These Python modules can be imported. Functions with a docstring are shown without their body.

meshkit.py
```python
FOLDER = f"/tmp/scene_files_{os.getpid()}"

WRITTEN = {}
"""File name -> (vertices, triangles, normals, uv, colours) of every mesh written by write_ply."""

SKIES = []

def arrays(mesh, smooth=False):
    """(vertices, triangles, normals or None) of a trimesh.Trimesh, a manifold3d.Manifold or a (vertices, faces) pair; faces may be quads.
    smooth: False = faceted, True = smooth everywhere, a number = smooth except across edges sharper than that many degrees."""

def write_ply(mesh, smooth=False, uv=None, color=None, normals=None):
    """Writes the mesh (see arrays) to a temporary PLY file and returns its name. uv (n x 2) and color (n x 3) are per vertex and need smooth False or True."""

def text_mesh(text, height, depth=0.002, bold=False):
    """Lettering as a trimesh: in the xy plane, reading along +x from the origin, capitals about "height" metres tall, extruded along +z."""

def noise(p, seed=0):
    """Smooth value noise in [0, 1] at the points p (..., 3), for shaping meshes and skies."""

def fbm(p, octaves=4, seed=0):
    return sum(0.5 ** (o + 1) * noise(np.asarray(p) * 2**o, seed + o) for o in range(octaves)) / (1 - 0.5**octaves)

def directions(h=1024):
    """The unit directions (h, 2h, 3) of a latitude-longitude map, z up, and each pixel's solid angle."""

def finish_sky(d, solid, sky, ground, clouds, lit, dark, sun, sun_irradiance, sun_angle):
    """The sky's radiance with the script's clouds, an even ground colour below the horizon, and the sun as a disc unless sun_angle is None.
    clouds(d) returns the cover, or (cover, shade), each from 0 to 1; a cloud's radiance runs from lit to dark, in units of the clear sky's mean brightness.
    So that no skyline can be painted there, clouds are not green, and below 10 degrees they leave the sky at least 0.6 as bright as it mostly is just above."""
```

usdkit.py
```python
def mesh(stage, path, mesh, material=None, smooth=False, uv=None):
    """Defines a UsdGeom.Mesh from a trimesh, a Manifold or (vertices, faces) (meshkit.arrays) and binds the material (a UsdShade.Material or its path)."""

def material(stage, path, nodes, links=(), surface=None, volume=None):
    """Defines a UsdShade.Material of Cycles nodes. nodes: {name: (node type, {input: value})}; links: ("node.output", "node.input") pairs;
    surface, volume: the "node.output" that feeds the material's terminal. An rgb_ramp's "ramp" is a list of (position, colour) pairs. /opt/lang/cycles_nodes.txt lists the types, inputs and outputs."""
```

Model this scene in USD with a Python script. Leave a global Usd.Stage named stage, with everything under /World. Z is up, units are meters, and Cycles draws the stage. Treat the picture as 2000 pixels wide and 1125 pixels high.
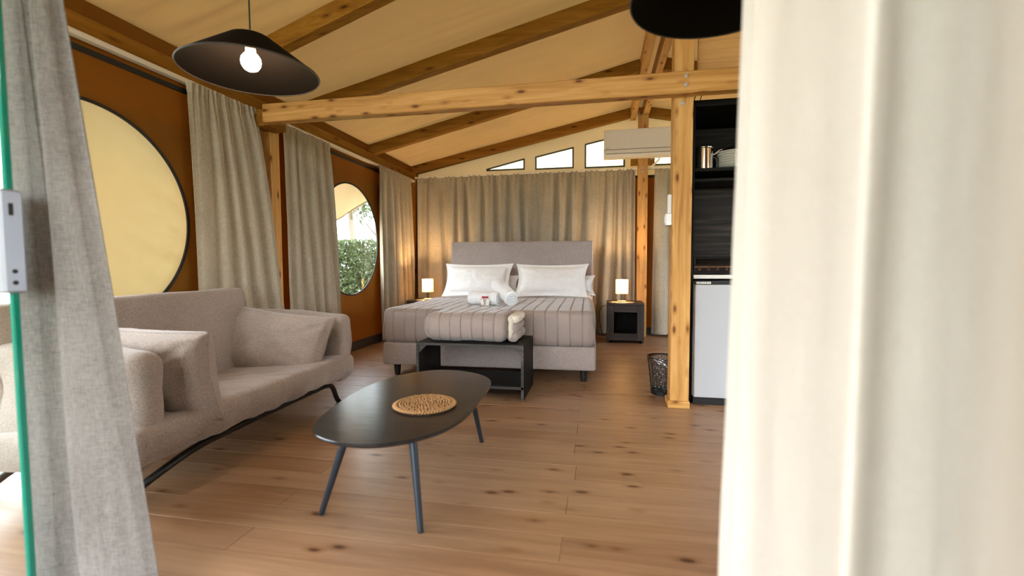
import math, random
import numpy as np, trimesh
from shapely.geometry import Polygon, Point, LineString, box as sbox
from shapely import affinity
import usdkit
from meshkit import noise, fbm
from pxr import Usd, UsdGeom, UsdLux, UsdShade, Gf, Sdf

stage = Usd.Stage.CreateInMemory()
UsdGeom.SetStageUpAxis(stage, UsdGeom.Tokens.z)
UsdGeom.SetStageMetersPerUnit(stage, 1.0)
world = UsdGeom.Xform.Define(stage, '/World'); stage.SetDefaultPrim(world.GetPrim())
PI = math.pi
rng = random.Random(7)

# ------------------------------------------------------------------ camera
cam = UsdGeom.Camera.Define(stage, '/World/camera')
W_PX, F_PX = 2000.0, 900.0
YAW, PITCH, ROLL = (math.radians(a) for a in (10.85, -3.05, -0.23))
fw = np.array([-math.sin(YAW) * math.cos(PITCH), math.cos(YAW) * math.cos(PITCH), math.sin(PITCH)])
rt = np.array([math.cos(YAW), math.sin(YAW), 0.0]); up = np.cross(rt, fw)
rt, up = rt * math.cos(ROLL) + up * math.sin(ROLL), up * math.cos(ROLL) - rt * math.sin(ROLL)
EYE = np.array([0.0, 0.0, 1.0])
M = np.eye(4); M[0, :3], M[1, :3], M[2, :3], M[3, :3] = rt, up, -fw, EYE
cam.AddTransformOp().Set(Gf.Matrix4d(M.tolist()))
cam.CreateHorizontalApertureAttr(36.0); cam.CreateVerticalApertureAttr(20.25)
cam.CreateFocalLengthAttr(36.0 * F_PX / W_PX)
cam.CreateFStopAttr(1.4); cam.CreateFocusDistanceAttr(3.6)
cam.CreateClippingRangeAttr(Gf.Vec2f(0.05, 500))
cam.CreateExposureAttr(1.42)

# ------------------------------------------------------------------ sky and sun
sky = UsdLux.DomeLight.Define(stage, '/World/sky')
sky.CreateIntensityAttr(1.7); sky.CreateColorAttr(Gf.Vec3f(0.84, 0.93, 1.0))
sun = UsdLux.DistantLight.Define(stage, '/World/sun')
sun.CreateIntensityAttr(5.0); sun.CreateAngleAttr(1.5); sun.CreateColorAttr(Gf.Vec3f(1.0, 0.93, 0.82))
def aim(prim, d):                       # d: the direction the light travels
    z = -np.array(d, float); z /= np.linalg.norm(z)
    x = np.cross([0, 1, 0.01], z); x /= np.linalg.norm(x); y = np.cross(z, x)
    m = np.eye(4); m[0, :3], m[1, :3], m[2, :3] = x, y, z
    prim.AddTransformOp().Set(Gf.Matrix4d(m.tolist()))
aim(sun, (-0.42, -0.30, -0.86))

# ------------------------------------------------------------------ helpers
taken = {}
def numbered(parent, name):
    k = (parent, name); n = taken.get(k, 0); taken[k] = n + 1
    return f'{parent}/{name}' if n == 0 else f'{parent}/{name}_{n:03d}'
def tag(p, label=None, cat=None, group=None, kind=None):
    p = p.GetPrim() if hasattr(p, 'GetPrim') else p
    for k, v in (('label', label), ('category', cat), ('group', group), ('kind', kind)):
        if v: p.SetCustomDataByKey(k, v)
    return p
def obj(name, mesh, mat, parent=None, label=None, cat=None, group=None, kind=None, smooth=35, at=None):
    pp = str(parent.GetPath()) if parent is not None else '/World'
    m = usdkit.mesh(stage, numbered(pp, name), mesh, '/World/Looks/' + mat, smooth=smooth)
    if at is not None: m.AddTranslateOp().Set(Gf.Vec3d(*map(float, at)))
    tag(m, label, cat, group, kind)
    return m.GetPrim()
def struct(name, mesh, mat, parent=None, smooth=35, label=None):
    return obj(name, mesh, mat, parent, label=label, kind='structure' if parent is None else None, smooth=smooth)
def thing(name, label, cat, loc=(0, 0, 0), rotz=0.0, group=None, kind=None):
    x = UsdGeom.Xform.Define(stage, numbered('/World', name))
    x.AddTranslateOp().Set(Gf.Vec3d(*map(float, loc)))
    if rotz: x.AddRotateZOp().Set(float(rotz))
    return tag(x, label, cat, group, kind)
def copy_of(root, loc, rotz, label):
    was = root.GetCustomData()
    base = root.GetName().rstrip('0123456789').rstrip('_')
    r = thing(base, label, was['category'], loc, rotz, was.get('group'))
    r.GetReferences().AddInternalReference(root.GetPath()); r.SetInstanceable(True)
    return r
cat = trimesh.util.concatenate
def mv(m, x=0, y=0, z=0):
    m = m.copy(); m.apply_translation((x, y, z)); return m
def rot(m, deg, axis, about=(0, 0, 0)):
    m = m.copy(); m.apply_transform(trimesh.transformations.rotation_matrix(math.radians(deg), axis, about)); return m
def bx(x0, x1, y0, y1, z0, z1, c=0.004):
    """A box with chamfered edges."""
    lo, hi = np.array([x0, y0, z0], float), np.array([x1, y1, z1], float)
    c = min(c, 0.45 * float((hi - lo).min()))
    if c <= 0:
        m = trimesh.creation.box(hi - lo); m.apply_translation((lo + hi) / 2); return m
    pts = []
    for s in np.ndindex(2, 2, 2):
        p = np.where(np.array(s) == 1, hi, lo); d = np.where(np.array(s) == 1, -1, 1)
        for k in range(3):
            q = p + d * c; q[k] = p[k]; pts.append(q)
    return trimesh.convex.convex_hull(np.array(pts))
def soft_box(x0, x1, y0, y1, z0, z1, r, h=0.03, fn=None, lines=()):
    """A dense box with round edges; fn(points, normals) -> moved points."""
    lo, hi = np.array([x0, y0, z0], float), np.array([x1, y1, z1], float); L = hi - lo
    V, Fc, n0 = [], [], 0
    for ax in range(3):
        a, b = (ax + 1) % 3, (ax + 2) % 3
        def steps(n):
            k = max(4, int(L[n] / h)); t = np.linspace(0, 1, k + 1); rr = min(r, .49 * L[n]) / L[n]
            e = rr * (1 - np.cos(np.linspace(0, PI / 2, 5)))
            ex = [] if n else [(q - lo[0]) / L[0] for q in lines if lo[0] < q < hi[0]]
            return np.unique(np.round(np.concatenate([t[(t > rr) & (t < 1 - rr)], e, 1 - e, ex]), 6))
        ta, tb = steps(a), steps(b)
        for side in (0, 1):
            A, B = np.meshgrid(ta, tb, indexing='ij')
            P = np.zeros(A.shape + (3,)); P[..., a] = lo[a] + A * L[a]; P[..., b] = lo[b] + B * L[b]; P[..., ax] = hi[ax] if side else lo[ax]
            na, nb = A.shape; idx = np.arange(na * nb).reshape(na, nb) + n0
            q = np.stack([idx[:-1, :-1], idx[1:, :-1], idx[1:, 1:], idx[:-1, 1:]], -1).reshape(-1, 4)
            if not side: q = q[:, ::-1]
            V.append(P.reshape(-1, 3)); Fc.append(q); n0 += na * nb
    V, Q = np.vstack(V), np.vstack(Fc)
    rr = np.minimum(r, .49 * L)
    core = np.clip(V, lo + rr, hi - rr); d = (V - core) / rr
    ln = np.linalg.norm(d, axis=1, keepdims=True); d = d / np.maximum(ln, 1e-9)
    V = core + d * rr
    if fn is not None: V = fn(V, d)
    F = np.vstack([Q[:, [0, 1, 2]], Q[:, [0, 2, 3]]])
    m = trimesh.Trimesh(V, F, process=False); m.merge_vertices(digits_vertex=5); return m
def tube(pts, r, n=12, cap=True):
    pts = np.asarray(pts, float); R = np.broadcast_to(np.asarray(r, float), (len(pts),))
    T = np.gradient(pts, axis=0); T /= np.linalg.norm(T, axis=1, keepdims=True)
    u = np.cross(T[0], [0.31, 0.2, 0.93]); u /= np.linalg.norm(u); rings = []
    for i, t in enumerate(T):
        u = u - t * (u @ t); u /= np.linalg.norm(u); v = np.cross(t, u)
        a = np.linspace(0, 2 * PI, n, endpoint=False)
        rings.append(pts[i] + R[i] * (np.cos(a)[:, None] * u + np.sin(a)[:, None] * v))
    V = np.vstack(rings + ([pts[:1], pts[-1:]] if cap else [])); F = []
    for i in range(len(pts) - 1):
        for k in range(n):
            a, b = i * n + k, i * n + (k + 1) % n
            F += [[a, b, b + n], [a, b + n, a + n]]
    if cap:
        e = len(pts) * n
        for k in range(n):
            F += [[e, (k + 1) % n, k], [e + 1, e - n + k, e - n + (k + 1) % n]]
    return trimesh.Trimesh(V, F, process=False)
def spline(pts, n=40):
    from scipy.interpolate import CubicSpline
    pts = np.asarray(pts, float); t = np.r_[0, np.cumsum(np.linalg.norm(np.diff(pts, axis=0), axis=1))]
    return CubicSpline(t, pts)(np.linspace(0, t[-1], n))
def lathe(prof, n=48):
    m = trimesh.creation.revolve(np.asarray(prof, float), sections=n); m.merge_vertices()
    return m
def cyl(r, x, y, z0, z1, n=24, c=0.0):
    p = [(0, z0), (r - c, z0), (r, z0 + c), (r, z1 - c), (r - c, z1), (0, z1)] if c else [(0, z0), (r, z0), (r, z1), (0, z1)]
    return mv(lathe(p, n), x, y)
def hexa(p):
    """Eight corners (bottom ring of four, top ring of four) -> solid."""
    return trimesh.convex.convex_hull(np.array(p, float))
def extr(poly, h):
    return trimesh.creation.extrude_polygon(poly, h, engine='earcut')
def flat(poly):
    v, f = trimesh.creation.triangulate_polygon(poly, engine='earcut'); return trimesh.Trimesh(np.c_[v, np.zeros(len(v))], f, process=False)
def grid(P, thick=0.0, closed=False):
    """(n, m, 3) points -> sheet; thick gives it a back side and edges."""
    n, m = P.shape[:2]; idx = np.arange(n * m).reshape(n, m)
    q = np.stack([idx[:-1, :-1], idx[1:, :-1], idx[1:, 1:], idx[:-1, 1:]], -1).reshape(-1, 4)
    V = P.reshape(-1, 3)
    if thick:
        du = np.gradient(P, axis=0); dv = np.gradient(P, axis=1); N = np.cross(du, dv)
        N /= np.maximum(np.linalg.norm(N, axis=2, keepdims=True), 1e-9)
        B = (P - N * thick).reshape(-1, 3); k = n * m
        rim = np.concatenate([idx[0, :], idx[1:, -1], idx[-1, -2::-1], idx[-2:0:-1, 0]]); r2 = np.roll(rim, -1)
        q = np.vstack([q, q[:, ::-1] + k, np.stack([rim, rim + k, r2 + k, r2], 1)]); V = np.vstack([V, B])
    F = np.vstack([q[:, [0, 1, 2]], q[:, [0, 2, 3]]])
    return trimesh.Trimesh(V, F, process=False)
def sm(x): x = np.clip(x, 0, 1); return x * x * (3 - 2 * x)

# ------------------------------------------------------------------ materials
def mat(name, nodes, links, surface='p.BSDF'):
    usdkit.material(stage, '/World/Looks/' + name, nodes, links, surface=surface)
def plain(name, col, rough=.5, metal=0.0, **kw):
    mat(name, {'p': ('principled_bsdf', dict(base_color=col, roughness=rough, metallic=metal, **kw))}, [])
def wood(name, axis, dark, mid, light, rough=.5, grain=20.0, knots=.09, off=0.0, kden=(2.6, 8.0), bump=.15, spec=.5):
    sc = [grain] * 3; sc[axis] = grain * .055
    ks = [kden[1]] * 3; ks[axis] = kden[0]
    n = {'g': ('geometry', {}),
         'm': ('mapping', {'location': (off * 3.1, off * 5.7, off * 2.3), 'scale': tuple(sc)}),
         'mk': ('mapping', {'location': (off * 7.7, off * 1.9, off * 4.1), 'scale': tuple(ks)}),
         'n': ('noise_texture', {'scale': 1.0, 'detail': 5.0, 'roughness': .62, 'distortion': .6}),
         'r': ('rgb_ramp', {'ramp': [(.28, dark), (.5, mid), (.72, light)]}),
         'v': ('voronoi_texture', {'scale': 1.0, 'randomness': 1.0}),
         'kr': ('rgb_ramp', {'ramp': [(0, (.20, .13, .09)), (knots * .6, (.3, .2, .14)), (knots, (.75, .66, .56)), (knots * 1.9, (1, 1, 1))]}),
         'x': ('mix_color', {'blend_type': 'multiply', 'fac': 1.0}),
         'b': ('bump', {'strength': bump, 'distance': .004}),
         'p': ('principled_bsdf', {'roughness': rough, 'specular_ior_level': spec})}
    l = [('g.position', 'm.vector'), ('g.position', 'mk.vector'), ('m.vector', 'n.vector'), ('n.fac', 'r.fac'), ('mk.vector', 'v.vector'),
         ('v.distance', 'kr.fac'), ('r.color', 'x.a'), ('kr.color', 'x.b'), ('x.result', 'p.base_color'), ('n.fac', 'b.height'), ('b.normal', 'p.normal')]
    mat(name, n, l)
def cloth(name, a, b, wx=(260, 260, 30), wz=(30, 30, 260), sheen=.15, rough=.9, bump=.3, big=3.0, trans=0.0, dist=.002):
    """Woven cloth: threads both ways from two stretched noises, a little uneven dye."""
    n = {'g': ('geometry', {}), 'm1': ('mapping', {'scale': wx}), 'm2': ('mapping', {'scale': wz}),
         'n1': ('noise_texture', {'scale': 1.0, 'detail': 2.0}), 'n2': ('noise_texture', {'scale': 1.0, 'detail': 2.0}),
         'n3': ('noise_texture', {'scale': big, 'detail': 3.0}),
         's': ('math', {'math_type': 'add'}), 's2': ('math', {'math_type': 'multiply_add', 'value2': .35}),
         'r': ('rgb_ramp', {'ramp': [(.32, a), (.68, b)]}), 'h': ('math', {'math_type': 'multiply', 'value2': .5}),
         'b': ('bump', {'strength': bump, 'distance': dist}),
         'p': ('principled_bsdf', {'roughness': rough, 'sheen_weight': sheen, 'sheen_roughness': .5, 'specular_ior_level': .2})}
    l = [('g.position', 'm1.vector'), ('g.position', 'm2.vector'), ('g.position', 'n3.vector'), ('m1.vector', 'n1.vector'), ('m2.vector', 'n2.vector'),
         ('n1.fac', 's.value1'), ('n2.fac', 's.value2'), ('s.value', 'h.value1'), ('h.value', 'b.height'),
         ('n3.fac', 's2.value1'), ('h.value', 's2.value3'), ('s2.value', 'sub.value1'), ('sub.value', 'r.fac'), ('r.color', 'p.base_color'), ('b.normal', 'p.normal')]
    n['sub'] = ('math', {'math_type': 'subtract', 'value2': .175})
    surf = 'p.BSDF'
    if trans:
        n['t'] = ('translucent_bsdf', {}); n['mx'] = ('mix_closure', {'fac': trans})
        l += [('r.color', 't.color'), ('b.normal', 't.normal'), ('p.BSDF', 'mx.closure1'), ('t.BSDF', 'mx.closure2')]; surf = 'mx.closure'
    mat(name, n, l, surf)
def pane(name, tint=(1, 1, 1), base=.04, rough=0.02):
    mat(name, {'t': ('transparent_bsdf', {'color': tint}), 'g': ('glossy_bsdf', {'color': (1, 1, 1), 'roughness': rough}), 'w': ('layer_weight', {'blend': .5}),
               'q': ('math', {'math_type': 'power', 'value2': 5.0}), 'a': ('math', {'math_type': 'multiply_add', 'value2': 1 - base, 'value3': base}), 'm': ('mix_closure', {})},
        [('w.facing', 'q.value1'), ('q.value', 'a.value1'), ('a.value', 'm.fac'), ('t.BSDF', 'm.closure1'), ('g.BSDF', 'm.closure2')], 'm.closure')
def emit(name, col, s):
    mat(name, {'e': ('emission', {'color': col, 'strength': s})}, [], 'e.emission')

PINE = ((.34, .155, .034), (.50, .25, .066), (.62, .345, .115))
for k, ax in enumerate('xyz'):
    wood('pine_' + ax, k, *PINE, rough=.5, grain=26, knots=.17, kden=(5.5, 15.0), spec=.3)
OLD = ((.17, .066, .006), (.24, .100, .010), (.31, .140, .020))
for k, ax in enumerate('xyz'):
    wood('old_pine_' + ax, k, *OLD, rough=.6, grain=24, knots=.13, kden=(3.2, 11.0), off=2.0, spec=.15)
FL = [((.235, .128, .066), (.315, .18, .098), (.38, .23, .132)), ((.22, .117, .058), (.295, .162, .087), (.36, .212, .12)),
      ((.255, .142, .076), (.335, .195, .109), (.395, .242, .142)), ((.23, .121, .06), (.305, .17, .089), (.375, .222, .128))]
for k, c in enumerate(FL):
    wood(f'floor_{k}', 0, *c, rough=.36, grain=22, knots=.13, off=1.3 + 2.7 * k, kden=(4.2, 10.0), bump=.12)
wood('black_wood_x', 0, (.005, .0042, .0038), (.009, .0078, .007), (.020, .016, .0135), rough=.5, grain=30, knots=.02, bump=.5, spec=.08)
wood('black_wood_z', 2, (.005, .0042, .0038), (.009, .0078, .007), (.020, .016, .0135), rough=.5, grain=30, knots=.02, bump=.5, spec=.08)
wood('worn_edge', 0, (.02, .017, .015), (.035, .030, .026), (.10, .086, .072), rough=.7, grain=30, knots=.02)
wood('dark_crate', 0, (.010, .006, .004), (.026, .016, .010), (.075, .047, .028), rough=.6, grain=18, knots=.05, bump=.5)
wood('dark_crate_z', 2, (.010, .006, .004), (.026, .016, .010), (.075, .047, .028), rough=.6, grain=18, knots=.05, bump=.5)
wood('wenge', 0, (.007, .005, .0045), (.020, .0145, .0115), (.060, .043, .033), rough=.55, grain=26, knots=.03, bump=.3, spec=.2)
wood('veneer', 0, (.40, .19, .05), (.52, .27, .085), (.58, .32, .11), rough=.5, grain=34, knots=.0, bump=.05)
plain('skirting_dark', (.040, .032, .027), .6)
plain('black_trim', (.012, .011, .010), .6)
plain('white_rail', (.72, .66, .56), .5)
cloth('linen', (.33, .275, .200), (.475, .405, .305), bump=.35, trans=.10)
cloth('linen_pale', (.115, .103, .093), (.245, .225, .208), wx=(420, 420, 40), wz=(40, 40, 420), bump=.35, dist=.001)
cloth('linen_cream', (.64, .59, .51), (.70, .65, .57), wx=(500, 500, 60), wz=(60, 60, 500), bump=.1, trans=.25, dist=.001)
cloth('sofa_cloth', (.19, .145, .122), (.36, .29, .25), wx=(150, 150, 150), wz=(230, 230, 230), bump=.35, sheen=.3)
cloth('bed_cloth', (.30, .24, .22), (.40, .335, .31), wx=(150, 150, 40), wz=(40, 40, 150), bump=.2)
cloth('quilt', (.265, .205, .180), (.32, .255, .228), wx=(300, 300, 300), wz=(200, 200, 200), bump=.05, rough=.55, sheen=.35)
cloth('quilt_cream', (.60, .53, .42), (.68, .61, .50), bump=.05, rough=.6)
cloth('cotton_white', (.80, .79, .78), (.86, .85, .84), wx=(12, 12, 12), wz=(30, 30, 30), bump=.04, sheen=.1)
cloth('terry', (.80, .81, .83), (.88, .89, .91), wx=(240, 240, 240), wz=(150, 150, 150), bump=.8, sheen=.3, dist=.004)
def canvas(name, a, b, fac, tc=None, rough=.7, bump=.05):
    n = {'g': ('geometry', {}), 'n': ('noise_texture', {'scale': 2.2, 'detail': 4.0, 'roughness': .55}), 'r': ('rgb_ramp', {'ramp': [(.3, a), (.7, b)]}),
         'n2': ('noise_texture', {'scale': 500.0, 'detail': 1.0}), 'b': ('bump', {'strength': bump, 'distance': .001}),
         'p': ('principled_bsdf', {'roughness': rough, 'specular_ior_level': .25}), 't': ('translucent_bsdf', {'color': tc or b}), 'mx': ('mix_closure', {'fac': fac})}
    mat(name, n, [('g.position', 'n.vector'), ('n.fac', 'r.fac'), ('r.color', 'p.base_color'), ('g.position', 'n2.vector'), ('n2.fac', 'b.height'), ('b.normal', 'p.normal'),
                  ('p.BSDF', 'mx.closure1'), ('t.BSDF', 'mx.closure2')], 'mx.closure')
canvas('roof_canvas', (.35, .20, .078), (.395, .23, .092), .035, tc=(.50, .28, .09))
canvas('orange_canvas', (.185, .068, .004), (.215, .080, .005), .09, tc=(.85, .30, .01))
canvas('gable_canvas', (.64, .53, .36), (.70, .58, .40), .25, tc=(.70, .56, .36))
canvas('flap_canvas', (.46, .33, .14), (.51, .37, .165), .11, tc=(.58, .43, .20), rough=.45)
canvas('gable_pane', (.85, .80, .66), (.88, .83, .70), .75, tc=(.86, .78, .56), rough=.4)
canvas('awning_canvas', (.50, .37, .21), (.56, .41, .24), .20, tc=(.55, .38, .19))
pane('clear_film'); pane('door_glass', (.92, .97, .95), .05, 0.0)
plain('glass_edge', (.0, .24, .17), .12, coat_weight=.6)
plain('zinc', (.40, .43, .49), .45, .6); plain('dark_hole', (.02, .02, .02), .7)
plain('steel', (.80, .78, .76), .12, 1.0); plain('chrome', (.85, .85, .85), .08, 1.0)
plain('bolt_steel', (.62, .60, .56), .3, 1.0)
plain('black_metal', (.012, .012, .013), .38, .3)
plain('table_leg', (.030, .040, .055), .33, .5)
mat('table_top', {'g': ('geometry', {}), 'm': ('mapping', {'scale': (6, 60, 60)}), 'n': ('noise_texture', {'scale': 1.0, 'detail': 4.0}),
                  'r': ('rgb_ramp', {'ramp': [(.3, (.009, .009, .0105)), (.7, (.019, .019, .021))]}), 'b': ('bump', {'strength': .12, 'distance': .002}),
                  'p': ('principled_bsdf', {'roughness': .20, 'specular_ior_level': .42})},
    [('g.position', 'm.vector'), ('m.vector', 'n.vector'), ('n.fac', 'r.fac'), ('r.color', 'p.base_color'), ('n.fac', 'b.height'), ('b.normal', 'p.normal')])
plain('shade_black', (.0045, .0032, .0026), .85, specular_ior_level=.05); plain('shade_inner', (.035, .028, .024), .7)
plain('rattan', (.37, .20, .075), .7); plain('rattan_dark', (.095, .042, .014), .85)
plain('white_plastic', (.74, .72, .68), .4); plain('ac_white', (.70, .64, .56), .4); plain('grey_mark', (.20, .19, .18), .5)
plain('fridge_white', (.42, .42, .43), .35); plain('worktop', (.66, .63, .58), .4)
plain('black_plastic', (.010, .010, .011), .4); plain('black_inner', (.008, .0075, .007), .6)
plain('hob_glass', (.012, .012, .013), .12); plain('porcelain', (.78, .75, .68), .2)
plain('lamp_wood', (.42, .25, .10), .4)
emit('bulb_warm', (1.0, .62, .27), 800.0); emit('bulb_pendant', (1.0, .74, .46), 85.0)
mat('lamp_shade', {'p': ('principled_bsdf', {'base_color': (.86, .78, .64), 'roughness': .8}), 't': ('translucent_bsdf', {'color': (.95, .85, .66)}), 'm': ('mix_closure', {'fac': .6})},
    [('p.BSDF', 'm.closure1'), ('t.BSDF', 'm.closure2')], 'm.closure')
pane('bin_liner', (.80, .80, .80), .10, .12)
plain('favour_red', (.38, .02, .02), .5); plain('favour_white', (.80, .74, .70), .5)
mat('leaf', {'o': ('geometry', {}), 'r': ('rgb_ramp', {'ramp': [(0, (.07, .09, .03)), (.4, (.17, .20, .07)), (.8, (.34, .33, .15)), (1, (.48, .42, .24))]}),
             'p': ('principled_bsdf', {'roughness': .55}), 't': ('translucent_bsdf', {}), 'm': ('mix_closure', {'fac': .3})},
    [('o.random_per_island', 'r.fac'), ('r.color', 'p.base_color'), ('r.color', 't.color'), ('p.BSDF', 'm.closure1'), ('t.BSDF', 'm.closure2')], 'm.closure')
plain('bark', (.16, .12, .09), .9)
canvas('grass', (.10, .14, .035), (.24, .24, .09), .0); canvas('gravel', (.40, .40, .39), (.5, .5, .48), .0)
plain('house_wall', (.72, .68, .62), .8); plain('house_roof', (.42, .22, .14), .8)

# ------------------------------------------------------------------ the setting
XL, XR, XM, YB = -2.80, 3.81, 0.505, 6.68          # left and right canvas, ridge, back canvas
SL = .205
def zr(x): return 2.33 + SL * (np.minimum(x, 2 * XM - x) - XL)      # underside of the rafters
floor = UsdGeom.Xform.Define(stage, '/World/floor'); taken[('/World', 'floor')] = 1; tag(floor, kind='structure')
BW = 0.1495
rows = [.897 + BW * i for i in range(40)]
struct('underfloor', bx(XL, XR, .90, 6.72, -.10, -.034, 0), 'skirting_dark', floor)
for i, y in enumerate(rows):
    cuts = [-2.49, -.13, 2.23] if i % 2 == 0 else [-1.31, 1.05, 3.41]
    if i % 4 == 1: cuts = [c + .0 for c in cuts]
    if i % 5 == 3: cuts = [c + .02 for c in cuts]
    xs = [XL] + cuts + [XR]
    for a, b in zip(xs[:-1], xs[1:]):
        if b - a < .05: continue
        dz = rng.uniform(-.0008, .0004)
        struct('plank', bx(a + .0006, b - .0006, y + .0004, y + BW - .0004, -.034, dz, .0009), f'floor_{rng.randrange(4)}', floor, smooth=False)
deck = thing('porch_deck', None, None, (0, 0, 0)); tag(deck, kind='structure')
for i in range(22):
    y = .897 - .15 * (i + 1)
    struct('plank', bx(-3.6, 4.4, y + .002, y + .146, -.034, 0, .003), f'floor_{i % 4}', deck, smooth=False)
struct('joist', bx(-3.6, 4.4, -2.4, .89, -.10, -.035, 0), 'skirting_dark', deck)

# left canvas wall with its two openings
def outline(c, r, clip=None):
    p = Point(c).buffer(r, 48)
    return p if clip is None else p.intersection(clip)
win1 = outline((2.09, 1.28), .635, sbox(1.98, 0, 9, 3)).buffer(-.06).buffer(.06)
win2 = outline((4.85, 1.28), .635)
def yz(mesh, x):                                     # extruded in (y, z) -> stands in the plane x
    m = mesh.copy(); v = m.vertices.copy(); m.vertices = np.stack([x + v[:, 2], v[:, 0], v[:, 1]], 1); return m
def xz(mesh, y):                                     # extruded in (x, z); depth towards +y
    m = mesh.copy(); v = m.vertices.copy(); m.vertices = np.stack([v[:, 0], y + v[:, 2], v[:, 1]], 1); m.invert(); return m
left = sbox(1.92, .0, YB, 2.47).difference(win1).difference(win2)
wl = obj('wall_left', yz(extr(left, .004), XL - .004), 'orange_canvas', kind='structure', smooth=False)
for nm, w in (('window_1', win1), ('window_2', win2)):
    wd = thing(nm, None, None); tag(wd, kind='structure')
    obj('edging', yz(extr(w.buffer(.008).difference(w.buffer(-.009)), .010), XL - .003), 'black_trim', wd, smooth=False)
    if nm == 'window_1':                            # the canvas blind closed behind the opening, slack and creased
        a = np.linspace(1.945, 2.76, 60); b = np.linspace(.60, 1.96, 80)
        Yg, Zg = np.meshgrid(a, b, indexing='ij'); P = np.stack([Yg * 0, Yg, Zg], -1)
        q = np.stack([(Zg + .45 * Yg) * 5.5, (Zg - .5 * Yg) * 1.2, Yg * 0], -1)
        d = np.abs(fbm(q * [1, 2.2, 1], 4, 4) - .5) * .030 * sm((Yg - 2.15) / .5) + (fbm(P * 1.6, 2, 9) - .5) * .05
        P[..., 0] = XL - .045 + d
        obj('blind', grid(P), 'flap_canvas', wd, smooth=True)
    else:
        obj('clear_film', yz(flat(w.buffer(.004)), XL - .002), 'clear_film', wd, smooth=False)
obj('baseboard_left', bx(XL, XL + .022, 1.92, YB, 0, .105, .003), 'skirting_dark', kind='structure')
obj('trim_1', bx(XL, XL + .006, 1.92, YB, 2.165, 2.20, .001), 'black_trim', kind='structure')
rail_l = thing('curtain_rail', 'white curtain rail along the left canvas wall under the eave beam', 'curtain rail', (0, 0, 0))
obj('track', bx(XL + .012, XL + .062, 1.92, 6.58, 2.222, 2.252, .004), 'white_rail', rail_l)
obj('end_cap', bx(XL + .010, XL + .064, 6.58, 6.592, 2.220, 2.254, .003), 'white_plastic', rail_l)
rw = [outline((2.35, 1.28), .80), outline((5.25, 1.28), .78)]
obj('wall_right', yz(extr(sbox(.98, 0, YB, 2.47).difference(rw[0]).difference(rw[1]), .004), XR), 'orange_canvas', kind='structure', smooth=False)
for nm, w in zip(('window_9', 'window_10'), rw):
    wd = thing(nm, None, None); tag(wd, kind='structure')
    obj('edging', yz(extr(w.buffer(.008).difference(w.buffer(-.009)), .010), XR - .003), 'black_trim', wd, smooth=False)
    obj('clear_film', yz(flat(w.buffer(.004)), XR + .002), 'clear_film', wd, smooth=False)
obj('baseboard_right', bx(XR - .022, XR, .98, YB, 0, .105, .003), 'skirting_dark', kind='structure')
obj('wall_left_porch', bx(XL - .004, XL, -.6, .94, 0, 2.35, 0), 'gable_canvas', kind='structure', smooth=False)
obj('wall_front_porch', bx(-.3, 1.9, -3.0, -2.996, 0, 2.75, 0), 'gable_canvas', kind='structure', smooth=False)
wf = thing('window_11', None, None); tag(wf, kind='structure')
obj('wall_front', bx(.62, 2.17, .98, .984, 0, 2.5, 0), 'orange_canvas', kind='structure', smooth=False)
for x in (2.17, 2.99):
    obj('pane', xz(flat(sbox(x + .01, .03, x + .80, 2.25)), .985), 'door_glass', wf, smooth=False)
    obj('frame', bx(x, x + .014, .975, .995, .0, 2.26, .002), 'zinc', wf, smooth=False)
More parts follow.
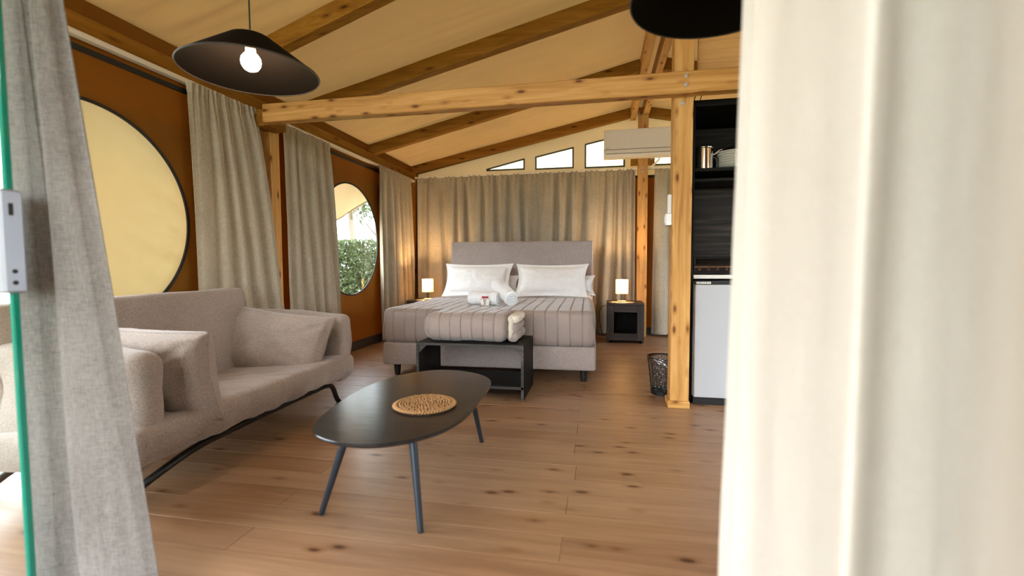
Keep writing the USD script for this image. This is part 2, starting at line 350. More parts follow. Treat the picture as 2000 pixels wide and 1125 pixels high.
obj('wall_right_porch', bx(1.9, 1.904, -3.0, .93, 0, 2.62, 0), 'gable_canvas', kind='structure', smooth=False)

# back wall: orange canvas below, pale gable above with slanted film windows
GZ = 2.20
obj('wall_back', bx(XL, XR, YB, YB + .004, 0, GZ, 0), 'orange_canvas', kind='structure', smooth=False)
obj('trim_2', bx(XL, XR, YB - .008, YB, GZ - .025, GZ + .012, .002), 'black_trim', kind='structure')
obj('baseboard_back', bx(XL, XR, YB - .022, YB, 0, .10, .003), 'skirting_dark', kind='structure')
gable = Polygon([(XL, GZ), (XR, GZ), (XR, 2.46), (XM, zr(XM) + .13), (XL, 2.46)])
def gwin(x0, x1, z0, za, zb): return Polygon([(x0, z0), (x1, z0), (x1, zb), (x0, za)])
gw = [gwin(-1.64, -1.10, 2.372, 2.378, 2.50), gwin(-.915, -.395, 2.362, 2.522, 2.628), gwin(-.21, .31, 2.352, 2.665, 2.77)]
gw += [affinity.affine_transform(p, [-1, 0, 0, 1, 2 * XM, 0]) for p in gw]
g2 = gable
for p in gw: g2 = g2.difference(p)
obj('trim_3', xz(extr(g2, .004), YB - .002), 'gable_canvas', kind='structure', smooth=False)
for k, p in enumerate(gw):
    wd = thing(f'window_{k + 3}', None, None); tag(wd, kind='structure')
    obj('edging', xz(extr(p.buffer(.016, join_style=2).difference(p.buffer(-.006, join_style=2)), .008), YB - .010), 'skirting_dark', wd, smooth=False)
    obj('film', xz(extr(p, .002), YB - .001), 'gable_pane', wd, smooth=False)

# roof skin, slack between the rafters
def roof_sheet():
    xs = np.concatenate([np.linspace(XL - .35, XM, 110), np.linspace(XM, XR + .35, 60)[1:]]); ys = np.linspace(-3.0, YB + .12, 400)
    X, Y = np.meshgrid(xs, ys, indexing='ij')
    q = np.stack([X * .55, Y * 9 + X * .5, X * 0], -1); q2 = np.stack([X * .8, Y * 1.1, X * 0 + 3], -1)
    near = np.exp(-np.maximum(np.minimum(X - XL, XR - X), 0) / 1.1)
    w = (fbm(q, 3, 2) - .5) * (.014 + .085 * near) + (fbm(q2, 2, 5) - .5) * .03
    edge = sm((np.minimum(X, 2 * XM - X) - XL) / .25)
    Z = zr(X) + .128 + w * edge
    return grid(np.stack([X, Y, Z], -1))
obj('ceiling', roof_sheet(), 'roof_canvas', kind='structure', smooth=True)

# timber frame
def beam(name, m, mtl, label, cat_, group=None, loc=(0, 0, 0)):
    return obj(name, mv(m, -loc[0], -loc[1], -loc[2]), mtl, None, label, cat_, group, at=loc)
def rafter(ye, yr, side, w=.085, h=.125):
    x0, x1 = (XL - .10, XM - .115) if side < 0 else (XR + .10, XM + .115)
    p = []
    for z in (0, h):
        for x, y0 in ((x0, ye), (x1, yr)):
            for y in (y0, y0 + w): p.append((x, y, zr(x) + z))
    return hexa(p)
RY = [(6.575, 6.575), (5.30, 5.05), (3.875, 3.655), (2.99, 2.40)]
lab = ['rafter lying along the back gable above the slanted windows, left slope', 'rafter second from the gable on the left slope',
       'left-slope rafter passing just behind the long tie beam', 'nearest left-slope rafter, coming out behind the black pendant lamp']
for (y, yr), t in zip(RY, lab):
    beam('rafter', rafter(y, yr, -1), 'old_pine_x', 'brown pine ' + t, 'rafter', None, (XL, y, 2.33))
labr = ['brown pine rafter on the right slope beside the gable, above the air conditioner', 'right-slope pine rafter glimpsed behind the post, above the tie beam']
for (y, yr), t in zip(RY, labr + ['right-slope pine rafter behind the plywood panel', 'right-slope pine rafter above the near right curtain']):
    beam('rafter', rafter(yr, yr, 1), 'old_pine_x', t, 'rafter', None, (XR, yr, 2.33))
RB = 2.955
beam('ridge_beam', bx(XM - .112, XM - .040, .6, 6.66, RB, RB + .17, .005), 'pine_y', 'left one of the twin pine ridge beams running to the back gable', 'beam', None, (XM, .6, RB))
beam('ridge_beam', bx(XM + .040, XM + .112, .6, 6.66, RB, RB + .17, .005), 'pine_y', 'right one of the twin pine ridge beams running to the back gable', 'beam', None, (XM, .6, RB))
beam('eave_beam', bx(XL - .09, XL + .045, 1.92, 6.66, 2.253, 2.352, .005), 'old_pine_y', 'brown eave beam along the top of the left canvas wall', 'beam', None, (XL, 1.92, 2.253))
beam('eave_beam', bx(XR - .045, XR + .09, .98, 6.66, 2.253, 2.352, .005), 'old_pine_y', 'brown eave beam on the right side of the tent', 'beam', None, (XR, .98, 2.253))
beam('tie_beam', bx(-2.572, XR - .05, 3.195, 3.285, 2.098, 2.236, .006), 'pine_x', 'long honey pine tie beam crossing the room in front of the post', 'beam', None, (XL, 3.24, 2.1))
post = thing('post', 'knotty pine post with a square foot beside the fridge', 'post', (.5385, 3.348, 0))
pc = lambda m: mv(m, -.5385, -3.348, 0)
obj('lower_shaft', pc(bx(.476, .601, 3.287, 3.409, .0, 2.236, .004)), 'pine_z', post)
obj('upper_shaft', pc(bx(.476, .601, 3.287, 3.409, 2.236, 3.08, .004)), 'pine_z', post)
obj('foot', pc(bx(.462, .606, 3.274, 3.424, 0, .052, .004)), 'pine_x', post)
for x, z, yy in ((.537, 2.205, 3.195), (.536, 2.146, 3.195), (.530, 2.060, 3.287)):
    b_ = cat([rot(cyl(.015, 0, 0, 0, .004, 20), 90, (1, 0, 0)), rot(trimesh.creation.cylinder(.0095, .012, sections=6), 90, (1, 0, 0), (0, 0, 0))])
    obj('bolt', pc(mv(b_, x, yy, z)), 'bolt_steel', post)
lp = thing('post', 'pine post at the left wall between the two long grey curtains', 'post', (-2.70, 3.43, 0))
obj('shaft', mv(bx(-2.797, -2.702, 3.445, 3.555, 0, 2.22, .004), 2.70, -3.43), 'pine_z', lp)
obj('spacer_block', mv(bx(-2.74, -2.590, 3.286, 3.50, 2.10, 2.232, .004), 2.70, -3.43), 'old_pine_y', lp)
for dz in (2.07, 2.03): obj('screw', mv(rot(cyl(.006, 0, 0, 0, .003, 12), 90, (0, 1, 0)), -.002, .07, dz), 'bolt_steel', lp)
kp = thing('king_post', 'slim pine post rising behind the air conditioner from the floor to the ridge', 'post', (.548, 6.44, 0))
kc = lambda m: mv(m, -.548, -6.44, 0)
obj('shaft', kc(bx(.482, .614, 6.42, 6.475, .0, RB + .1, .004)), 'pine_z', kp)
obj('side_block', kc(bx(.39, .481, 6.43, 6.475, 2.30, 2.44, .004)), 'old_pine_x', kp)
obj('side_block', kc(bx(.615, .70, 6.43, 6.475, 2.30, 2.44, .004)), 'old_pine_x', kp)
for x, z in ((.45, 2.40), (.66, 2.385), (.545, 2.26), (.545, 2.21)):
    obj('bolt', kc(mv(rot(cyl(.014, 0, 0, 0, .006, 14), 90, (1, 0, 0)), x, 6.42, z)), 'bolt_steel', kp)
beam('corner_post', bx(-2.79, -2.715, 6.585, 6.665, 0, 2.36, .004), 'old_pine_z', 'brown corner post between the left and back curtains', 'post', None, (-2.75, 6.62, 0))
beam('corner_post', bx(-2.91, -2.806, 1.94, 2.04, 0, 2.36, .004), 'old_pine_z', 'corner post at the front end of the left canvas wall', 'post', None, (-2.8, 1.68, 0))

# ------------------------------------------------------------------ curtains
def curtain(name, label, top, bot, z0, z1, folds, amp, mtl, seed, group=None, gather=True, catg='curtain', nu=260, nv=46, head=.075, fine=3.2, thick=.003, bow=None, side_hem=False, skew=.8, calm=0.0):
    top, bot = np.asarray(top, float), np.asarray(bot, float)
    def along(p, s):
        d = np.r_[0, np.cumsum(np.linalg.norm(np.diff(p, axis=0), axis=1))]; d /= d[-1]
        return np.stack([np.interp(s, d, p[:, 0]), np.interp(s, d, p[:, 1])], -1)
    s = np.linspace(0, 1, nu)
    def surf(ta, tb, n, off=0.0):
        t = np.linspace(ta, tb, n)
        S, T = np.meshgrid(s, t, indexing='ij')
        A, B = along(top, S), along(bot, S)
        e = T ** skew; P2 = A * (1 - e)[..., None] + B * e[..., None]
        d = np.gradient(P2, axis=0); nrm = np.stack([d[..., 1], -d[..., 0]], -1); nrm /= np.linalg.norm(nrm, axis=-1, keepdims=True)
        jit = (fbm(np.stack([S * folds * .55, T * .5, S * 0 + seed], -1), 2, seed) - .5)
        ph = 2 * PI * folds * S + 8.5 * jit
        f = np.sin(ph) + .30 * np.sin(2 * ph + 1.1) * (1 - .5 * T); f = np.where(f < 0, -np.abs(f) ** .75 * 1.1, f ** 1.0)
        hgt = (z1 - z0) * T
        up_ = np.exp(-hgt / .11)
        am = amp * (.55 + .45 * T) * (1 - .75 * up_)
        if calm: am = am * (.22 + .78 * sm((S - calm + .12) / .22))
        o = am * f * (.75 + .5 * fbm(np.stack([S * folds, T * 2, S * 0], -1), 2, seed + 3))
        if gather:
            o = o + .0125 * up_ * np.sin(2 * PI * folds * fine * S + 9 * jit) + .004 * up_ * np.sin(2 * PI * folds * fine * 1.9 * S + 4 * jit)
            pinch = np.exp(-((hgt - head) / .012) ** 2); o = o * (1 - .35 * pinch)
        o = o + off + (fbm(np.stack([S * 9, T * 5, S * 0], -1), 3, seed + 8) - .5) * .012 * T
        if bow is not None: o = o + bow * np.sin(PI * T)
        Z = z1 - hgt
        if gather: Z = Z + .006 * np.sin(2 * PI * folds * fine * S + 9 * jit + 1) * up_
        return np.stack([P2[..., 0] + nrm[..., 0] * o, P2[..., 1] + nrm[..., 1] * o, Z], -1)
    base = (float((bot[0, 0] + bot[-1, 0]) / 2), float((bot[0, 1] + bot[-1, 1]) / 2), float(z0))
    c = thing(name, label, catg, base, 0, group)
    H = z1 - z0; th = head / H; tm = 1 - .055 / H
    back = lambda m: mv(m, -base[0], -base[1], -base[2])
    obj('cloth', back(grid(surf(th, tm, nv), thick)), mtl, c, smooth=60)
    obj('heading', back(grid(surf(0, th, 10), thick + .001)), mtl, c, smooth=60)
    obj('hem', back(grid(surf(tm, 1.0, 5), thick + .0015)), mtl, c, smooth=60)
    if side_hem:
        k = max(4, int(nu * side_hem)); P = surf(0, 1, nv * 2)[:k]
        d = np.gradient(P, axis=0); v_ = np.gradient(P, axis=1); nn = np.cross(d, v_); nn /= np.linalg.norm(nn, axis=-1, keepdims=True)
        obj('side_hem', back(grid(P + nn * .0028, .0075)), mtl, c, smooth=60)
    return c
XC = -2.735
curtain('curtain', 'grey linen curtain beside the round yellow blind, its left part wrapped smooth', [(XC, 2.70), (XC + .02, 3.30)], [(XC + .02, 2.71), (XC + .045, 3.10), (XC + .078, 3.63)], .03, 2.235, 5.0, .036, 'linen', 11, bow=.012, calm=.30)
curtain('curtain', 'grey linen curtain just right of the pine wall post, next to the clear window', [(XC, 3.63), (XC, 4.33)], [(XC + .03, 3.61), (XC + .03, 4.49)], .03, 2.225, 5.0, .036, 'linen', 23)
curtain('curtain', 'grey linen curtain in the far left corner beside the clear window', [(XC + .01, 5.40), (XC + .01, 6.38)], [(XC + .05, 5.36), (XC + .03, 6.42)], .03, 2.235, 6.0, .042, 'linen', 31)
rail_b = thing('curtain_rail', 'thin pale curtain rail along the back wall above the bed', 'curtain rail', (0, 0, 0))
obj('track', bx(-2.70, 2.0, 6.515, 6.55, 2.262, 2.285, .003), 'white_rail', rail_b)
for x in (-2.705, 1.995): obj('end_cap', bx(x, x + .010, 6.512, 6.553, 2.260, 2.287, .002), 'white_plastic', rail_b)
YC = 6.525
curtain('curtain', 'long gathered grey curtain on the back wall left of the bed centre', [(-2.665, YC), (-1.045, YC)], [(-2.665, YC - .02), (-1.04, YC - .02)], .03, 2.27, 7.6, .052, 'linen', 41, nu=420)
curtain('curtain', 'gathered grey curtain on the back wall ending at the slim post right of the bed', [(-1.045, YC - .004), (.46, YC)], [(-1.045, YC - .024), (.47, YC - .02)], .03, 2.27, 7.4, .054, 'linen', 47, nu=420)
curtain('curtain', 'narrow grey curtain on the back wall between the slim post and the kitchen post', [(.715, YC), (1.55, YC)], [(.695, YC - .02), (1.55, YC - .02)],   .03, 2.255, 4.2, .045, 'linen', 53)
# foreground pair at the doorway
def drape(dx):
    pts = [(0.234, 0.869), (0.241, 0.851), (0.258, 0.82), (0.268, 0.732), (0.268, 0.636), (0.262, 0.556), (0.266, 0.538), (0.277, 0.546), (0.292, 0.57), (0.31, 0.605), (0.33, 0.634), (0.354, 0.644), (0.372, 0.634), (0.38, 0.612), (0.372, 0.569), (0.345, 0.491), (0.314, 0.414), (0.285, 0.348), (0.253, 0.283)]
    return spline([(x + .022 + dx * (1 - k / 24), y) for k, (x, y) in enumerate(pts)], 160)
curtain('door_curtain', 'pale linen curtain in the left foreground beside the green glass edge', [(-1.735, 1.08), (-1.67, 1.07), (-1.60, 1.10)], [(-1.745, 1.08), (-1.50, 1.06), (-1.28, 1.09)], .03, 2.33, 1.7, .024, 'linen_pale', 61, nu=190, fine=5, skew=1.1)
curtain('door_curtain', 'creamy white curtain filling the right foreground in broad soft folds', drape(0), drape(-.045), .03, 2.33, 2.2, .004, 'linen_cream', 67, nu=220, fine=6, side_hem=.035)

# glass door leaf by the left curtain
gd = thing('glass_door', 'frameless glass door leaf at the far left edge with a zinc lock', 'door', (-2.2, .985, 0)); tag(gd, kind=None)
gc = lambda m: mv(m, 2.2, -.985, 0)
obj('pane', gc(xz(flat(sbox(-2.79, .02, -1.590, 2.26)), .985)), 'door_glass', gd, smooth=False)
obj('polished_edge', gc(bx(-1.590, -1.576, .976, .994, .02, 2.26, .003)), 'glass_edge', gd, 'teal green polished glass edge')
obj('lock_case', gc(bx(-1.66, -1.562, .952, 1.006, .925, 1.205, .006)), 'zinc', gd, 'zinc lock case')
obj('keyhole', gc(bx(-1.564, -1.5608, .970, .981, 1.135, 1.168, .001)), 'dark_hole', gd)
for z in (.953, .984): obj('screw', gc(mv(rot(cyl(.006, 0, 0, 0, .003, 16), 90, (0, 1, 0)), -1.5635, .977, z)), 'dark_hole', gd)
obj('bottom_guide', gc(bx(-2.79, -1.58, .970, 1.0, .0, .022, .003)), 'zinc', gd)

# ------------------------------------------------------------------ sofa
sf = thing('sofa', 'brown-grey upholstered two-seat sofa on a bent black tube frame along the left wall', 'sofa', (-2.2, 2.27, 0))
def wr(scale, a, seed):
    def f(V, d):
        k = fbm(V * scale, 3, seed) - .5
        return V + d * (k * a)[:, None]
    return f
sc_ = lambda m: mv(m, 2.2, -2.27, 0)
def seat_fn(V, d):
    V = V + d * ((fbm(V * np.array([3.0, 13.0, 4.0]), 4, 3) - .5) * .034)[:, None]
    k = (V[:, 0] + 2.6) / .86
    V[:, 2] += -.075 * (1 - np.clip(k, 0, 1)) + .01
    return V
obj('seat', sc_(soft_box(-2.58, -1.735, 1.40, 3.04, .195, .355, .055, .022, seat_fn)), 'sofa_cloth', sf, smooth=True)
back = soft_box(-.065, .065, 1.46, 2.905, 0, .585, .045, .03, wr(4, .016, 5))
obj('backrest', sc_(mv(rot(back, -11, (0, 1, 0)), -2.475, 0, .255)), 'sofa_cloth', sf, smooth=True)
def arm(y0, y1, s, seed, x0=-2.66):
    def f(V, d):
        V = V + d * ((fbm(V * np.array([4.0, 4.0, 6.0]), 3, seed) - .5) * .03)[:, None]
        k = np.clip((V[:, 2] - .17) / .49, 0, 1)
        V[:, 1] += s * (.035 * k + .02 * np.sin(PI * k))
        V[:, 2] -= .03 * np.clip((V[:, 0] + 2.0) / .3, 0, 1) * k
        return V
    return soft_box(x0, -1.765, y0, y1, .165, .665, .055, .022, f)
obj('armrest', sc_(arm(2.90, 3.025, 1, 12)), 'sofa_cloth', sf, smooth=True)
obj('armrest', sc_(arm(1.43, 1.56, 1, 17)), 'sofa_cloth', sf, smooth=True)
fr = [(-1.93, 1.46, .0), (-1.885, 1.50, .055), (-1.83, 1.57, .115), (-1.80, 1.70, .165), (-1.795, 1.90, .182), (-1.795, 2.30, .188), (-1.795, 2.66, .19), (-1.80, 2.80, .178), (-1.83, 2.90, .11), (-1.86, 3.01, .0)]
obj('front_tube', sc_(tube(spline(fr, 80), .0165, 14)), 'black_metal', sf, smooth=True)
bk = [(-2.62, 1.46, .0), (-2.58, 1.57, .09), (-2.54, 1.75, .15), (-2.53, 2.3, .155), (-2.54, 2.75, .15), (-2.57, 2.90, .09), (-2.60, 3.01, .0)]
obj('rear_tube', sc_(tube(spline(bk, 60), .0165, 14)), 'black_metal', sf, smooth=True)
for y in (1.95, 2.65): obj('cross_bar', sc_(tube([(-2.53, y, .165), (-1.80, y, .178)], .012, 10)), 'black_metal', sf, smooth=True)

def cushion(w, h, t, ear=.06, n=46, seed=1, wrin=.010, flange=0.0, pw=.42):
    """Stuffed cushion lying in xy, thickness along z, corners drawn out."""
    u = np.linspace(-1, 1, n); U, V = np.meshgrid(u, u, indexing='ij')
    fl_u = 1 - flange / (w / 2); fl_v = 1 - flange / (h / 2)
    a = np.clip(1 - (np.abs(U) / fl_u) ** 2.6, 0, 1); b = np.clip(1 - (np.abs(V) / fl_v) ** 2.6, 0, 1)
    T = (t / 2) * (a * b) ** pw
    pull = 1 - ear * (1 - np.abs(V) ** 2 * 0 - (U * V) ** 2)
    X = U * w / 2 * (1 - ear * (1 - V ** 2)); Y = V * h / 2 * (1 - ear * (1 - U ** 2))
    sh = []
    for s in (1, -1):
        k = (fbm(np.stack([X * 9, Y * 9, X * 0 + s], -1), 3, seed) - .5) * wrin * 2 * np.clip(a * b * 3, 0, 1)
        rad = (fbm(np.stack([np.arctan2(Y, X) * 5, np.hypot(X, Y) * 1.5, X * 0 + s], -1), 2, seed + 4) - .5) * wrin * 1.6 * np.clip((np.abs(U * V)) * 1.6, 0, 1) * np.clip(a * b * 6, 0, 1)
        sh.append(np.stack([X, Y, s * (T + .0025) + k + rad], -1))
    g1, g2 = grid(sh[0]), grid(sh[1]); g2.invert()
    idx = np.arange(n * n).reshape(n, n); rim = np.concatenate([idx[0, :], idx[1:, -1], idx[-1, -2::-1], idx[-2:0:-1, 0]]); r2 = np.roll(rim, -1); k = n * n
    q = np.stack([rim, rim + k, r2 + k, r2], 1)
    m = cat([g1, g2]); m = trimesh.Trimesh(m.vertices, np.vstack([m.faces, q[:, [0, 1, 2]], q[:, [0, 2, 3]]]), process=False)
    seam = np.vstack([sh[0].reshape(-1, 3)[rim], sh[0].reshape(-1, 3)[rim[:1]]]); seam[:, 2] = 0
    return m, seam
def place_cushion(m, seam, ex, ey, c):
    """Local x -> ex, y -> ey; base at c."""
    ex, ey = np.array(ex, float), np.array(ey, float); ex /= np.linalg.norm(ex); ey -= ex * (ex @ ey); ey /= np.linalg.norm(ey); ez = np.cross(ex, ey)
    R = np.stack([ex, ey, ez], 1)
    m = m.copy(); m.vertices = m.vertices @ R.T + c
    return m, seam @ R.T + c
def sofa_cushion(label, w, h, t, ex, ey, c, seed):
    m, sm_ = cushion(w, h, t, .075, seed=seed, wrin=.020, pw=.36)
    m, sm_ = place_cushion(m, sm_, ex, ey, np.array(c)); b = (c[0], c[1], float(m.bounds[0, 2]))
    o = thing('cushion', label, 'cushion', b)
    obj('cover', mv(m, -b[0], -b[1], -b[2]), 'sofa_cloth', o, smooth=True)
    obj('piping', mv(tube(sm_, .004, 8, cap=False), -b[0], -b[1], -b[2]), 'sofa_cloth', o, smooth=True)
sofa_cushion('large brown-grey cushion leaning on the sofa armrest nearer the bed', .80, .45, .20, (1, -.06, -.09), (.02, .34, .95), (-2.18, 2.775, .462), 5)
sofa_cushion('brown-grey cushion on the near end of the sofa next to the foreground curtain', .66, .43, .24, (1, .10, -.04), (.03, -.20, .95), (-2.03, 1.735, .505), 9)

# ------------------------------------------------------------------ bed
def open_shell(m, drop):
    c = m.triangles_center; n = m.face_normals
    k = trimesh.Trimesh(m.vertices, m.faces[~drop(c, n)], process=False); k.remove_unreferenced_vertices(); return k
BO = (-.965, 3.80, 0); BR = 1.4
bed = thing('bed', 'upholstered double bed with plain taupe headboard and black feet', 'bed', BO, BR)
obj('base', soft_box(-.935, .935, 0, 2.08, .105, .305, .022, .05), 'bed_cloth', bed, smooth=40)
obj('mattress', soft_box(-.895, .895, .03, 2.07, .305, .585, .05, .06), 'cotton_white', bed, smooth=40)
obj('headboard', soft_box(-.925, .925, 2.085, 2.185, .0, 1.285, .02, .06, lambda V, d: V + d * ((fbm(V * 3, 2, 3) - .5) * .006)[:, None]), 'bed_cloth', bed, smooth=40)
for sx in (-1, 1):
    for y in (.09, 1.97):
        obj('leg', mv(lathe([(0, 0), (.024, 0), (.034, .106), (0, .106)], 24), sx * .835, y), 'black_plastic', bed)
def bedxy(x, y):
    a = math.radians(BR); return (BO[0] + x * math.cos(a) - y * math.sin(a), BO[1] + x * math.sin(a) + y * math.cos(a))
bed_top = .60
sh = thing('bed_sheet', 'white sheet folded over at the head of the bed', 'sheet', bedxy(0, 0) + (.3,), BR)
obj('sheet', mv(open_shell(soft_box(-.918, .918, 1.22, 2.075, .40, .601, .055, .03, wr(5, .006, 4)), lambda c, n: (n[:, 2] < -.3) | (n[:, 1] < -.5)), 0, 0, -.3), 'cotton_white', sh, smooth=True)
def stitches(pitch, x0, lo, hi): return [q + d for q in np.arange(x0 - 20 * pitch, hi, pitch) if q > lo for d in (-.008, -.0035, 0, .0035, .008)]
def quilt_fn(pitch, x0, depth, seed, axis=0):
    def f(V, d):
        g = np.exp(-(((V[:, axis] - x0 + pitch / 2) % pitch - pitch / 2) / .0035) ** 2)
        puff = np.abs(np.sin(PI * (V[:, axis] - x0) / pitch)) ** .5
        w = (fbm(V * np.array([4, 5, 5]), 3, seed) - .5) * .018
        keep = 1 - np.abs(d[:, axis]) ** 2
        return V + d * ((-depth * g + depth * .25 * puff) * keep + w)[:, None]
    return f
cv = thing('bedspread', 'taupe quilted bedspread with stitched lines tucked over the mattress', 'bedspread', bedxy(0, 0) + (.3,), BR)
obj('quilt', mv(open_shell(soft_box(-.932, .932, -.012, 1.40, .306, .606, .060, .02, quilt_fn(.103, .0, .007, 6), stitches(.103, 0, -.93, .93)), lambda c, n: (n[:, 2] < -.93) | (n[:, 1] > .6)), 0, 0, -.3), 'quilt', cv, smooth=True)
ed = LineString([(-.932, .33), (-.932, .55), (-.88, .607), (.88, .607), (.932, .55), (.932, .33)])
obj('hem', mv(tube([(x, 1.395, z) for x, z in np.array(ed.segmentize(.04).coords)], .006, 8), 0, 0, -.3), 'quilt', cv, smooth=True)
for s in (-1, 1):
    fold = spline([(s * .928, .02, .33), (s * .915, .0, .42), (s * .90, -.008, .52)], 12)
    obj('corner_fold', mv(tube(fold, [.004 + .008 * math.sin(PI * i / 11) for i in range(12)], 10), 0, 0, -.3), 'quilt', cv, smooth=True)
def pillow(label, w, h, t, cx, cy, cz, lean, turn, seed, fl=.045, ear=.10):
    m, s = cushion(w, h, t, ear, 60, seed, .016, fl, .40)
    a, l = math.radians(turn), math.radians(lean)
    ex = (math.cos(a), math.sin(a), 0); ey = (-math.sin(a) * math.cos(l), math.cos(a) * math.cos(l), math.sin(l))
    m, s = place_cushion(m, s, ex, ey, np.array([0, 0, 0.])); z0 = float(m.bounds[0, 2]); b = bedxy(cx, cy) + (bed_top,)
    o = thing('pillow', label, 'pillow', b, BR)
    obj('case', mv(m, 0, 0, -z0 + cz), 'cotton_white', o, smooth=True)
    obj('edge_seam', mv(tube(s, .003, 6, cap=False), 0, 0, -z0 + cz), 'cotton_white', o, smooth=True)
pillow('white pillow propped at the left of the bed in front of another', .86, .45, .20, -.475, 1.70, .0, 62, 1, 3)
pillow('white pillow propped at the right of the bed in front of another', .88, .45, .20, .43, 1.70, .0, 60, -1, 8)
pillow('white pillow standing hidden behind the left propped pillow, one corner showing', .96, .25, .12, -.475, 1.985, .0, 80, 0, 13)
pillow('white pillow mostly hidden behind the right propped pillow, its corner showing', .96, .25, .12, .475, 1.985, .0, 80, 0, 19)

def towel(label, length, r, b, turn, tilt, seed):
    th = .018; N = 160; turns = 3.2
    a = np.linspace(0, 2 * PI * turns, N); rad = r * (.16 + .84 * a / a[-1])
    line = LineString(np.stack([rad * np.cos(a), rad * np.sin(a)], 1)).buffer(r * .075, cap_style=1)
    m = extr(line.simplify(.0006), length); m.apply_translation((0, 0, -length / 2))
    side = trimesh.creation.cylinder(r * 1.02, length * .90, sections=64); side = side.subdivide_to_size(.014)
    side.vertices += side.vertices / np.maximum(np.linalg.norm(side.vertices[:, :2], axis=1, keepdims=True), 1e-6) * np.array([1, 1, 0]) * ((fbm(side.vertices * 26, 3, seed) - .5) * .016)[:, None]
    o = thing('towel', label, 'towel', b, 0)
    def pose(q):
        q = rot(q, 90, (0, 1, 0)); q = rot(q, tilt, (0, 1, 0)); return rot(q, turn, (0, 0, 1))
    lo = pose(cat([m, side])).bounds[0, 2]
    obj('roll', mv(pose(side), 0, 0, -lo), 'terry', o, smooth=60)
    obj('spiral_edge', mv(pose(m), 0, 0, -lo), 'terry', o, smooth=40)
p = bedxy(-.10, .42)
towel('white rolled towel lying across the bedspread with a small favour before it', .30, .062, p + (.606,), -12, 0, 3)
p = bedxy(.075, .50)
towel('white rolled towel slanting against the other towel roll on the bed', .36, .066, p + (.608,), -52, 21, 7)
fv = thing('favour', 'tiny white sachet tied with a red ribbon leaning on the towel roll', 'favour', bedxy(-.072, .33) + (.607,), 0)
mB, _ = cushion(.042, .075, .030, .12, 14, 2, .003)
for s in (-1, 1): obj('sachet', mv(rot(rot(mB, 78, (1, 0, 0)), s * 12, (0, 1, 0)), s * .026, 0, .037), 'favour_white', fv, smooth=True)
obj('ribbon', cat([mv(soft_box(-.03, -.004, -.012, .008, .074, .092, .008, .006), 0, -.004), mv(soft_box(.004, .03, -.012, .008, .074, .092, .008, .006), 0, -.004), bx(-.006, .006, -.02, .006, .076, .090, .003)]), 'favour_red', fv, 'red ribbon', smooth=True)

# crate bench at the foot of the bed with a folded quilt on it
bn = thing('crate_bench', 'black-stained open crate bench at the foot of the bed', 'bench', (-.955, 3.49, 0), 0)
BX0, BX1, BY0, BY1, BZ = -.405, .415, -.24, .235, .408
obj('top_board', bx(BX0, BX1, BY0, BY1, BZ - .018, BZ, .003), 'black_wood_x', bn)
obj('bottom_board', bx(BX0 + .02, BX1 - .02, BY0 + .004, BY1, .085, .103, .003), 'black_wood_x', bn)
for x in (BX0, BX1 - .02): obj('side_board', bx(x, x + .02, BY0, BY1, 0, BZ - .018, .003), 'black_wood_z', bn)
for z0, z1 in ((BZ - .018, BZ + .001), (.083, .104)): obj('front_edge', bx(BX0, BX1, BY0 - .004, BY0, z0, z1, .001), 'worn_edge', bn, 'worn greyish edge')
for x in (BX0 - .001, BX1 - .019): obj('side_edge', bx(x, x + .02, BY0 - .004, BY0, 0, BZ - .018, .001), 'worn_edge', bn, 'worn greyish edge')
for s, x in ((1, BX0 + .02), (-1, BX1 - .02)):
    obj('corner_bracket', xz(extr(Polygon([(x, BZ - .018), (x + s * .06, BZ - .018), (x, BZ - .078)]), .02), BY0 + .002), 'worn_edge', bn, smooth=False)
for x in (BX0 + .0, BX1 - .02): obj('back_stile', bx(x, x + .02, BY1, BY1 + .004, 0, BZ - .02, .001), 'black_wood_z', bn)
fq = thing('folded_quilt', 'thick folded taupe quilt with cream end lying on the black crate bench', 'quilt', (-.965, 3.53, BZ + .0025), 0)
fx0, fx1 = -.375, .345
obj('outer_fold', soft_box(fx0, fx1 - .05, -.225, .20, 0, .215, .085, .016, quilt_fn(.085, .02, .006, 21), stitches(.085, .02, -.4, .4)), 'quilt', fq, smooth=True)
obj('cream_border', soft_box(fx1 - .052, fx1 - .012, -.223, .198, .002, .211, .083, .012, wr(9, .006, 2)), 'quilt_cream', fq, 'cream border strip', smooth=True)
for k, (a, b) in enumerate(((.004, .075), (.070, .142), (.138, .203))):
    obj('fold_layer', soft_box(fx1 - .06, fx1 + .022 - .01 * (k % 2), -.205 + .01 * k, .19, a, b, .032, .012, wr(12, .014, 30 + k)), 'quilt_cream' if k == 2 else 'quilt', fq, smooth=True)

# ------------------------------------------------------------------ nightstands and lamps
def crate(label, loc, rotz=0.0):
    c = thing('nightstand', label, 'nightstand', loc, rotz)
    w, d, h, t = .225, .44, .503, .03
    obj('top_board', bx(-w, w, 0, d, h - t, h, .004), 'dark_crate', c)
    obj('bottom_board', bx(-w, w, .01, d, .035, .07, .004), 'dark_crate', c)
    for x in (-w, w - t): obj('side_board', bx(x, x + t, .005, d, 0, h - t, .004), 'dark_crate_z', c)
    obj('back_board', bx(-w + t, w - t, d - .03, d - .015, .07, h - t, .002), 'black_wood_z', c)
    for x0, x1 in ((-w, -w + .085), (w - .085, w)): obj('frame_stile', bx(x0, x1, -.018, .006, .035, h - .03, .004), 'dark_crate_z', c)
    obj('frame_rail', bx(-w + .085, w - .085, -.016, .006, .035, .125, .004), 'dark_crate', c)
    obj('frame_rail', bx(-w + .085, w - .085, -.016, .006, h - .115, h - .03, .004), 'dark_crate', c)
    return c
ns1 = crate('dark rustic crate nightstand right of the bed', (.31, 5.86, 0))
